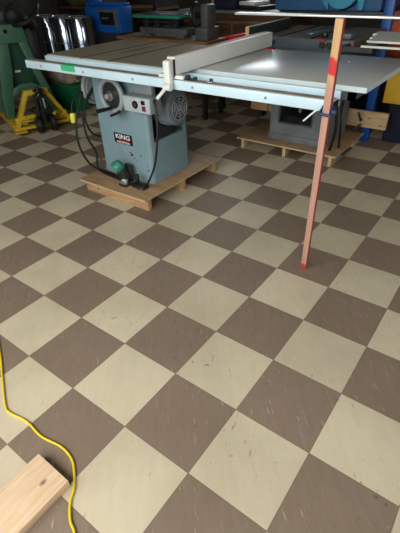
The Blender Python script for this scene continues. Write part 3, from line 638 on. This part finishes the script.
# yellow cabinet, orange sack and dark crate at the right
yb = thing('yellow_cabinet', 'flat yellow metal box standing on dark legs at the right edge', 'box', (-0.2, 3.3, 0))
obj('box', MB().box(-0.505, 0.10, 3.25, 3.60, 0.355, 0.62, 0.004), M_ochre, yb)
obj('base', MB().box(-0.45, 0.05, 3.30, 3.56, 0.0, 0.355, 0.004), M_navy, yb)
ob = MB(); 
b = bmesh.new(); bmesh.ops.create_icosphere(b, subdivisions=4, radius=1)
from mathutils import noise
for v in b.verts:
    p = v.co.copy(); k = 1 + 0.10 * noise.noise(p * 1.8) + 0.03 * noise.noise(p * 6)
    v.co = Vector((-0.52 + p.x * 0.36 * k, 4.15 + p.y * 0.24 * k, 0.80 + max(-0.25, p.z * 0.27 * k)))
ob._merge(b)
crt = tag(obj('dark_crate', MB().box(-0.95, 0.10, 3.92, 4.45, 0.0, 0.549, 0.004), M_navy), 'dark crate under the orange sack behind the yellow box', 'crate')
tag(obj('brown_crate', MB().box(-1.6, -1.0, 3.86, 4.2, 0.0, 0.27, 0.004), M_brown), 'low brown crate on the floor behind the blue machine post', 'crate')
osk = thing('orange_sack', 'bulging orange sack with a pale curl printed, at the right edge', 'sack', (-0.52, 4.15, 0.55))
obj('sack', ob, M_orange, osk)
obj('printed_curl', MB().tube([(-0.74, 3.975, 0.86), (-0.71, 3.95, 0.90), (-0.67, 3.935, 0.91), (-0.63, 3.925, 0.88), (-0.59, 3.92, 0.86), (-0.54, 3.91, 0.88)], 0.006), M_plyedge, osk)

# ------------------------------------------------------------------ bench with metal lathe
be = thing('workbench', 'low dark workbench with a wooden top behind the front table saw', 'workbench', (-2.9, 3.2, 0))
obj('bench_top', MB().box(-3.56, -2.255, 2.96, 3.335, 0.757, 0.785, 0.003), M_bench, be)
obj('apron', MB().box(-3.50, -2.30, 2.99, 3.02, 0.66, 0.757), M_dkm, be)
for (xx, yy) in ((-2.31, 2.99), (-3.50, 2.99), (-2.31, 3.30), (-3.50, 3.30)):
    obj('leg', MB().box(xx - 0.022, xx + 0.022, yy - 0.022, yy + 0.022, 0, 0.757, 0.003), M_dkm, be)
obj('shelf', MB().box(-3.48, -2.33, 3.01, 3.28, 0.22, 0.24), M_brown, be)
la = thing('metal_lathe', 'small grey lathe with green tray and black wheel on the workbench', 'lathe', (-2.9, 3.2, 0.785))
lb = MB().box(-3.28, -2.60, 3.08, 3.24, 0.815, 0.875, 0.006)
for xx in (-3.20, -2.70): lb.prism([(xx - 0.07, 0.785), (xx + 0.07, 0.785), (xx + 0.045, 0.82), (xx - 0.045, 0.82)], 'y', 3.08, 3.24, 0.003)
obj('bed', lb, M_dlathe, la)
kb = MB()
for xx in (-3.18, -2.98, -2.82): kb.cyl((xx, 3.08, 0.845), (xx, 3.06, 0.845), 0.010, n=12, bev=0.002)
pieces('knob', kb, M_steel, la)
obj('tray', MB().box(-3.33, -2.66, 3.03, 3.42, 0.968, 1.0, 0.008), M_teal, la)
obj('tray_plate', MB().box(-3.31, -2.68, 3.045, 3.40, 1.0, 1.006, 0.002), M_steel, la)
cr_ = MB()
for xx in (-3.22, -3.05, -2.80): cr_.box(xx - 0.035, xx + 0.035, 3.12, 3.22, 0.875, 0.975, 0.008)
cr_.cyl((-3.25, 3.10, 0.93), (-2.70, 3.10, 0.93), 0.010, n=10)
obj('carriage', cr_, M_dkm, la)
hk = MB().box(-2.46, -2.30, 3.04, 3.26, 0.785, 0.90, 0.01).box(-2.40, -2.31, 3.06, 3.22, 0.895, 1.10, 0.02)
obj('headstock', hk, M_dlathe, la)
hwl = obj('wheel', MB().ring((-2.50, 3.13, 1.0), (1, 0.1, 0), 0.105, 0.016, 32, 8).cyl((-2.54, 3.13, 1.0), (-2.395, 3.13, 1.0), 0.03, n=16), M_blackm, la)
obj('wheel_web', MB().cyl((-2.505, 3.13, 1.0), (-2.495, 3.13, 1.0), 0.095, n=28), M_dlathe, hwl)

# ------------------------------------------------------------------ brown cabinet, its load, red trough
bc = thing('wooden_cabinet', 'low brown wooden cabinet with a grey top behind the fence', 'cabinet', (-2.6, 4.3, 0))
obj('body', MB().box(-3.35, -1.85, 4.0, 4.6, 0.0, 0.88, 0.003), M_brown, bc)
obj('top', MB().box(-3.40, -1.55, 3.96, 4.62, 0.945, 0.975, 0.003), M_saw2, bc)
obj('shadow_gap', MB().box(-3.33, -1.87, 4.02, 4.58, 0.88, 0.945), M_brown, bc)
obj('door_rail', MB().box(-3.35, -1.85, 3.985, 4.0, 0.84, 0.865), M_bench, bc)
obj('door_rail', MB().box(-2.62, -2.60, 3.985, 4.0, 0.05, 0.84), M_bench, bc)
nv = tag(obj('navy_box', MB().box(-2.93, -2.60, 4.05, 4.4, 0.975, 1.2, 0.03, seg=3), M_navy), 'dark navy bag standing on the brown cabinet', 'bag')
cs = thing('tool_case', 'grey tool case with pale lid lying on the brown cabinet', 'case', (-2.3, 4.2, 0.975))
Mc = Matrix.Translation((-2.40, 4.2, 0.0)) @ Matrix.Rotation(-0.25, 4, 'Z')
obj('base', MB().box(-0.16, 0.2, -0.15, 0.15, 0.975, 1.02, 0.01, Mc), M_dkm, cs)
obj('lid', MB().box(-0.155, 0.10, -0.145, 0.12, 1.02, 1.06, 0.01, Mc), M_fence, cs)
obj('handle', MB().tube([Mc @ Vector((-0.05, -0.15, 1.0)), Mc @ Vector((-0.04, -0.19, 1.0)), Mc @ Vector((0.06, -0.19, 1.0)), Mc @ Vector((0.07, -0.15, 1.0))], 0.007), M_black, cs)
wpst = tag(obj('wooden_post', MB().box(-3.06, -2.98, 4.20, 4.26, 0.975, 1.6, 0.003), M_pine), 'upright bare wooden post standing on the cabinet behind the lathe', 'post')
rt = thing('red_stand', 'red metal trough on a dark stand between the two saws', 'stand', (-2.1, 3.45, 0))
obj('trough', MB().hexa([(-2.50, 3.40, 0.66), (-1.72, 3.40, 0.60), (-1.72, 3.56, 0.60), (-2.50, 3.56, 0.66), (-2.52, 3.36, 0.75), (-1.72, 3.36, 0.88), (-1.72, 3.60, 0.88), (-2.52, 3.60, 0.75)], 0.006), M_red, rt)
pieces('leg', MB().box(-2.42, -2.38, 3.45, 3.50, 0, 0.66).box(-1.86, -1.82, 3.45, 3.50, 0, 0.63), M_dkm, rt)

# ------------------------------------------------------------------ blue planer on its stand
bp = thing('thickness_planer', 'bright blue boxed machine with a dark window, behind the steel drums', 'planer', (-3.95, 3.3, 0))
obj('housing', MB().box(-4.12, -3.53, 3.02, 3.24, 0.80, 1.07, 0.02), M_blue, bp)
obj('hood', MB().cyl((-4.22, 3.19, 1.07), (-4.02, 3.19, 1.09), 0.055, n=18, bev=0.01).box(-4.10, -3.55, 3.10, 3.24, 1.065, 1.10, 0.012), M_blue, bp)
obj('window', MB().box(-3.85, -3.60, 3.012, 3.025, 0.885, 1.015, 0.003), M_slot, bp)
wfm = MB().box(-3.87, -3.545, 3.0, 3.02, 1.015, 1.04, 0.002).box(-3.60, -3.545, 3.0, 3.02, 0.86, 1.015, 0.002)
obj('window_frame', wfm, M_dgrey, bp)
obj('roller', MB().cyl((-3.80, 3.008, 0.955), (-3.70, 3.008, 0.955), 0.012, n=12), M_steel, bp)
obj('stand', MB().box(-4.09, -3.58, 3.04, 3.24, 0.0, 0.80, 0.004), M_dkm, bp)

# ------------------------------------------------------------------ three polished steel drums
def drum(first_x, y):
    t = thing('steel_drum', '', 'drum', (first_x, y, 0), 'polished steel drums in a row')
    obj('shell', MB().cyl((first_x, y, 0.0), (first_x, y, 0.97), 0.135, n=48, bev=0.004), M_chrome, t)
    obj('lid', MB().cyl((first_x, y, 0.965), (first_x, y, 0.972), 0.134, n=40), M_dkm, t)
    obj('rim', MB().ring((first_x, y, 0.975), (0, 0, 1), 0.138, 0.009, 48, 8), M_steel, t)
    pieces('band', MB().ring((first_x, y, 0.45), (0, 0, 1), 0.140, 0.005, 48, 6).ring((first_x, y, 0.70), (0, 0, 1), 0.140, 0.004, 48, 6), M_steel, t)
    return t
d0 = drum(-4.66, 2.85)
d0['label'] = 'polished steel drum at the left of the row, beside the black handwheel'
for dx, txt in ((0.31, 'polished steel drum in the middle of the row of three'), (0.62, 'polished steel drum at the right of the row, next to the blue machine')):
    r = d0.copy(); COL.objects.link(r); r.location = (d0.location.x + dx, d0.location.y - 0.0 * dx, 0); r['label'] = txt
    for ch in [c for c in bpy.data.objects if c.parent == d0]:
        c = ch.copy(); COL.objects.link(c); c.parent = r
tag(obj('plywood_offcut', MB().box(-3.89, -3.81, 2.82, 2.85, 0.0, 0.97, 0.002), M_bd), 'narrow brown board standing beside the right steel drum', 'board')

# ------------------------------------------------------------------ green bin with canvas, on the floor
gb = thing('green_bin', 'green plastic storage bin on the floor beneath the rail end', 'bin', (-4.1, 2.5, 0))
gm = MB(); bx0, bx1, by0, by1 = -4.46, -3.80, 2.38, 2.68
gm.hexa([(bx0 + 0.05, by0 + 0.04, 0), (bx1 - 0.05, by0 + 0.04, 0), (bx1 - 0.05, by1 - 0.04, 0), (bx0 + 0.05, by1 - 0.04, 0), (bx0, by0, 0.30), (bx1, by0, 0.30), (bx1, by1, 0.30), (bx0, by1, 0.30)], 0.02)
obj('tub', gm, M_bin, gb)
obj('rim', MB().box(bx0 - 0.015, bx1 + 0.015, by0 - 0.015, by1 + 0.015, 0.29, 0.315, 0.008), M_bin, gb)
cb = bmesh.new(); bmesh.ops.create_icosphere(cb, subdivisions=4, radius=1)
for v in cb.verts:
    p = v.co.copy(); k = 1 + 0.30 * noise.noise(p * 2.2 + Vector((3, 1, 0))) + 0.12 * noise.noise(p * 6)
    v.co = Vector((-4.16 + p.x * 0.36 * k, 2.53 + p.y * 0.14 * k, 0.315 + max(0.0, 0.10 + p.z * 0.13 * k)))
cm = MB(); cm._merge(cb)
tag(obj('folded_canvas', cm, M_cloth), 'crumpled brown canvas piled on the green bin', 'cloth')

# ------------------------------------------------------------------ green machine stand with black handwheel
gs = thing('green_machine', 'green cast iron machine stand with big black handwheel at the left edge', 'machine', (-3.95, 1.82, 0))
GT = Vector((0.34, 0.94, 0)).normalized(); GF = Vector((0.94, -0.34, 0)).normalized(); G0 = Vector((-4.065, 1.651, 0))
def G(a, b, z): return G0 + GT * a + GF * b + Vector((0, 0, z))
def gprism(poly, b0, b1, bev=0.0):
    b = bmesh.new(); A_ = [b.verts.new(G(u, b0, v)) for u, v in poly]; B_ = [b.verts.new(G(u, b1, v)) for u, v in poly]
    b.faces.new(A_); b.faces.new(list(reversed(B_))); n = len(poly)
    for i in range(n): b.faces.new((A_[i], A_[(i + 1) % n], B_[(i + 1) % n], B_[i]))
    bmesh.ops.recalc_face_normals(b, faces=b.faces)
    if bev: bmesh.ops.bevel(b, geom=b.edges[:], offset=bev, segments=2, affect='EDGES', profile=0.5)
    m_ = MB(); m_._merge(b); return m_
trap = [(0.085, 0.84), (0.045, 0.60), (-0.015, 0.30), (-0.035, 0.090), (0.055, 0.090), (0.085, 0.20), (0.10, 0.30), (0.17, 0.345), (0.26, 0.365), (0.36, 0.345), (0.425, 0.29),
        (0.48, 0.090), (0.585, 0.090), (0.53, 0.32), (0.45, 0.56), (0.39, 0.84)]
hole = [(0.125, 0.375), (0.165, 0.55), (0.185, 0.70), (0.195, 0.79), (0.31, 0.79), (0.335, 0.70), (0.375, 0.55), (0.425, 0.385), (0.33, 0.42), (0.22, 0.42)]
def frame_mesh(b0, b1):
    # trapezoid casting with a window: bridge outer outline and window through one cut
    m_ = gprism(trap[:6] + trap[6:7] + [(0.10, 0.345), (0.125, 0.375)] + hole[1:4] + [(0.20, 0.84)], b0, b1, 0.005)
    n_ = gprism([(0.30, 0.84)] + hole[4:8] + [(0.43, 0.345)] + trap[10:], b0, b1, 0.005)
    c_ = gprism([(0.09, 0.29), (0.17, 0.335), (0.26, 0.355), (0.36, 0.335), (0.44, 0.28), (0.44, 0.37), (0.33, 0.425), (0.22, 0.425), (0.11, 0.38)], b0 - 0.003 if b0 < b1 else b0, b1 - 0.006, 0.005)
    for q in (n_, c_):
        me_ = bpy.data.meshes.new('t'); q.bm.to_mesh(me_); q.bm.free(); m_.bm.from_mesh(me_); bpy.data.meshes.remove(me_)
    return m_
obj('front_frame', frame_mesh(-0.05, 0.0), M_green, gs)
obj('rear_frame', frame_mesh(-0.42, -0.37), M_green, gs)
obj('head', gprism([(0.06, 0.82), (0.08, 0.95), (0.15, 1.0), (0.33, 0.99), (0.385, 0.955), (0.40, 0.82)], -0.43, 0.012, 0.014), M_green, gs)
obj('recess_panel', gprism([(0.09, 0.36), (0.45, 0.36), (0.36, 0.83), (0.15, 0.83)], -0.12, -0.10), M_dgreen, gs)
obj('rating_plate', gprism([(0.21, 0.53), (0.27, 0.53), (0.27, 0.55), (0.21, 0.55)], -0.0995, -0.098), M_white, gs)
obj('cap_screw', MB().cyl(G(0.20, 0.012, 0.935), G(0.20, 0.02, 0.935), 0.02, n=16), M_slot, gs)
obj('column', gprism([(0.42, 0.0), (0.58, 0.0), (0.55, 0.99), (0.40, 0.99)], -0.36, -0.18, 0.01), M_blackm, gs)
axn = Vector((0.22, -0.62, 0.75)).normalized(); wc = G(0.425, -0.05, 1.10)
bw = MB().ring(wc, axn, 0.188, 0.015, 48, 10)
q = axn.to_track_quat('Z', 'Y'); hub_ = wc - axn * 0.12
for k in range(3):
    a = 2 * PI * k / 3 + 0.4
    e = wc + q @ Vector((0.186 * math.cos(a), 0.186 * math.sin(a), 0))
    bw.tube([hub_, hub_.lerp(e, 0.5), e], 0.012, n=8)
bw.cyl(hub_ - axn * 0.10, hub_ + axn * 0.03, 0.04, n=20, bev=0.005)
bw.cyl(G(0.43, -0.20, 0.93), hub_, 0.03, n=14)
obj('handwheel', bw, M_blackm, gs)
obj('wheel_cap', MB().cyl(hub_ + axn * 0.03, hub_ + axn * 0.04, 0.022, n=16), M_steel, gs)
obj('guard_plate', gprism([(0.22, 0.98), (0.50, 0.93), (0.54, 1.05), (0.40, 1.12), (0.24, 1.10)], -0.30, -0.27, 0.008), M_blackm, gs)

# ------------------------------------------------------------------ yellow pallet jack
pj = thing('pallet_jack', 'yellow pallet jack with black pump and two rubber steering wheels', 'pallet jack', (-3.69, 1.81, 0))
tv = Vector((0.34, 0.94, 0)).normalized(); fv = Vector((0.94, -0.34, 0)).normalized()     # transverse, and towards the wheels
P0 = Vector((-3.69, 1.815, 0))
def J(f, t, z): v = P0 + fv * f + tv * t; return (v.x, v.y, z)
def jbox(f0, f1, t0, t1, z0, z1, mb, bev=0.003):
    mb.hexa([J(f0, t0, z0), J(f1, t0, z0), J(f1, t1, z0), J(f0, t1, z0), J(f0, t0, z1), J(f1, t0, z1), J(f1, t1, z1), J(f0, t1, z1)], bev)
for s in (-1, 1):
    fk = MB(); jbox(-1.15, 0.0, s * 0.31 - (0.15 if s > 0 else 0), s * 0.31 + (0.15 if s < 0 else 0), 0.075, 0.088, fk); jbox(-1.15, 0.0, s * 0.305 - 0.006, s * 0.305 + 0.006, 0.03, 0.08, fk)
    obj('fork', fk, M_yellow, pj)
fm = MB()
for s in (-1, 1):     # sloping side plates of the A-frame
    a0, a1 = s * 0.30, s * 0.09
    fm.hexa([J(-0.07, a0 - 0.006, 0.03), J(0.03, a0 - 0.006, 0.03), J(0.03, a0 + 0.035, 0.03), J(-0.07, a0 + 0.035, 0.03),
             J(-0.03, a1 - 0.035, 0.41), J(0.04, a1 - 0.035, 0.41), J(0.04, a1 + 0.02, 0.41), J(-0.03, a1 + 0.02, 0.41)], 0.004)
jbox(-0.03, 0.05, -0.12, 0.12, 0.37, 0.42, fm)
jbox(-0.06, 0.03, -0.31, 0.31, 0.03, 0.06, fm)
jbox(-0.02, 0.02, -0.28, 0.28, 0.10, 0.16, fm)
jbox(-0.06, 0.10, -0.33, -0.20, 0.02, 0.035, fm)
frm = obj('frame', fm, M_yellow, pj)
ln = MB(); ln.cyl(J(-0.02, -0.24, 0.14), J(0.16, -0.10, 0.19), 0.022, n=14).cyl(J(-0.02, 0.24, 0.14), J(0.16, 0.10, 0.19), 0.022, n=14)
pieces('link_arm', ln, M_yellow, pj)
pm = MB().cyl(J(0.13, 0, 0.12), J(0.13, 0, 0.40), 0.042, n=20, bev=0.005).cyl(J(0.13, 0, 0.40), J(0.13, 0, 0.46), 0.022, n=16, bev=0.003)
jbox(0.06, 0.20, -0.09, 0.09, 0.20, 0.26, pm); jbox(0.05, 0.18, -0.05, 0.05, 0.34, 0.38, pm)
pm.cyl(J(0.20, -0.06, 0.2), J(0.20, -0.06, 0.36), 0.018, n=12).ring(J(0.14, 0, 0.425), (0, 0, 1), 0.045, 0.012, 20, 8)
pump = obj('pump', pm, M_blackm, pj)
obj('piston', MB().cyl(J(0.19, 0.02, 0.26), J(0.19, 0.02, 0.36), 0.014, n=12), M_steel, pump)
for s in (-1, 1):
    c = Vector(J(0.14, s * 0.075, 0.09))
    wl = obj('wheel', MB().cyl(c - tv * 0.026, c + tv * 0.026, 0.09, n=32, bev=0.010), M_black, pj)
    obj('wheel_hub', MB().cyl(c - tv * 0.029, c + tv * 0.029, 0.045, n=20, bev=0.003), M_dkm, wl)
obj('axle', MB().cyl(J(0.14, -0.1, 0.09), J(0.14, 0.1, 0.09), 0.012, n=12).cyl(J(0.13, 0, 0.08), J(0.13, 0, 0.14), 0.03, n=14), M_dkm, pj)

# ------------------------------------------------------------------ shelf of small things far left
sh = thing('storage_shelf', 'dark storage shelf against the back, behind the steel drums', 'shelf', (-5.2, 4.4, 0))
obj('shelf_board', MB().box(-6.2, -4.0, 4.2, 4.7, 0.93, 0.96), M_brown, sh)
for xx in (-6.18, -5.1, -4.04): obj('upright', MB().box(xx - 0.02, xx + 0.02, 4.2, 4.7, 0, 1.9), M_dkm, sh)
cn = MB()
for i, (dx, r) in enumerate(((0, 0.13),)): pass
b = bmesh.new(); bmesh.ops.create_icosphere(b, subdivisions=3, radius=1)
for v in b.verts:
    p = v.co.copy(); k = 1 + 0.2 * noise.noise(p * 2.5)
    v.co = Vector((-5.85 + p.x * 0.28 * k, 4.4 + p.y * 0.18 * k, 0.96 + max(0, 0.12 + p.z * 0.16 * k)))
cn._merge(b)
tag(obj('canvas_bag', cn, M_olive), 'olive canvas bag slumped on the back shelf', 'bag')
jr = thing('white_jar', 'small white jar with dark lid on the back shelf', 'jar', (-5.35, 4.35, 0.96))
obj('jar', MB().cyl((-5.35, 4.35, 0.96), (-5.35, 4.35, 1.09), 0.07, n=24, bev=0.008), M_white, jr)
obj('lid', MB().cyl((-5.35, 4.35, 1.09), (-5.35, 4.35, 1.11), 0.072, n=24, bev=0.003), M_black, jr)
jr2 = jr.copy(); COL.objects.link(jr2); jr2.location = (-5.16, 4.38, 0.96); jr2['label'] = 'white jar beside the upright of the back shelf, nearer the blue machine'
for ch in [c for c in bpy.data.objects if c.parent == jr]:
    c = ch.copy(); COL.objects.link(c); c.parent = jr2
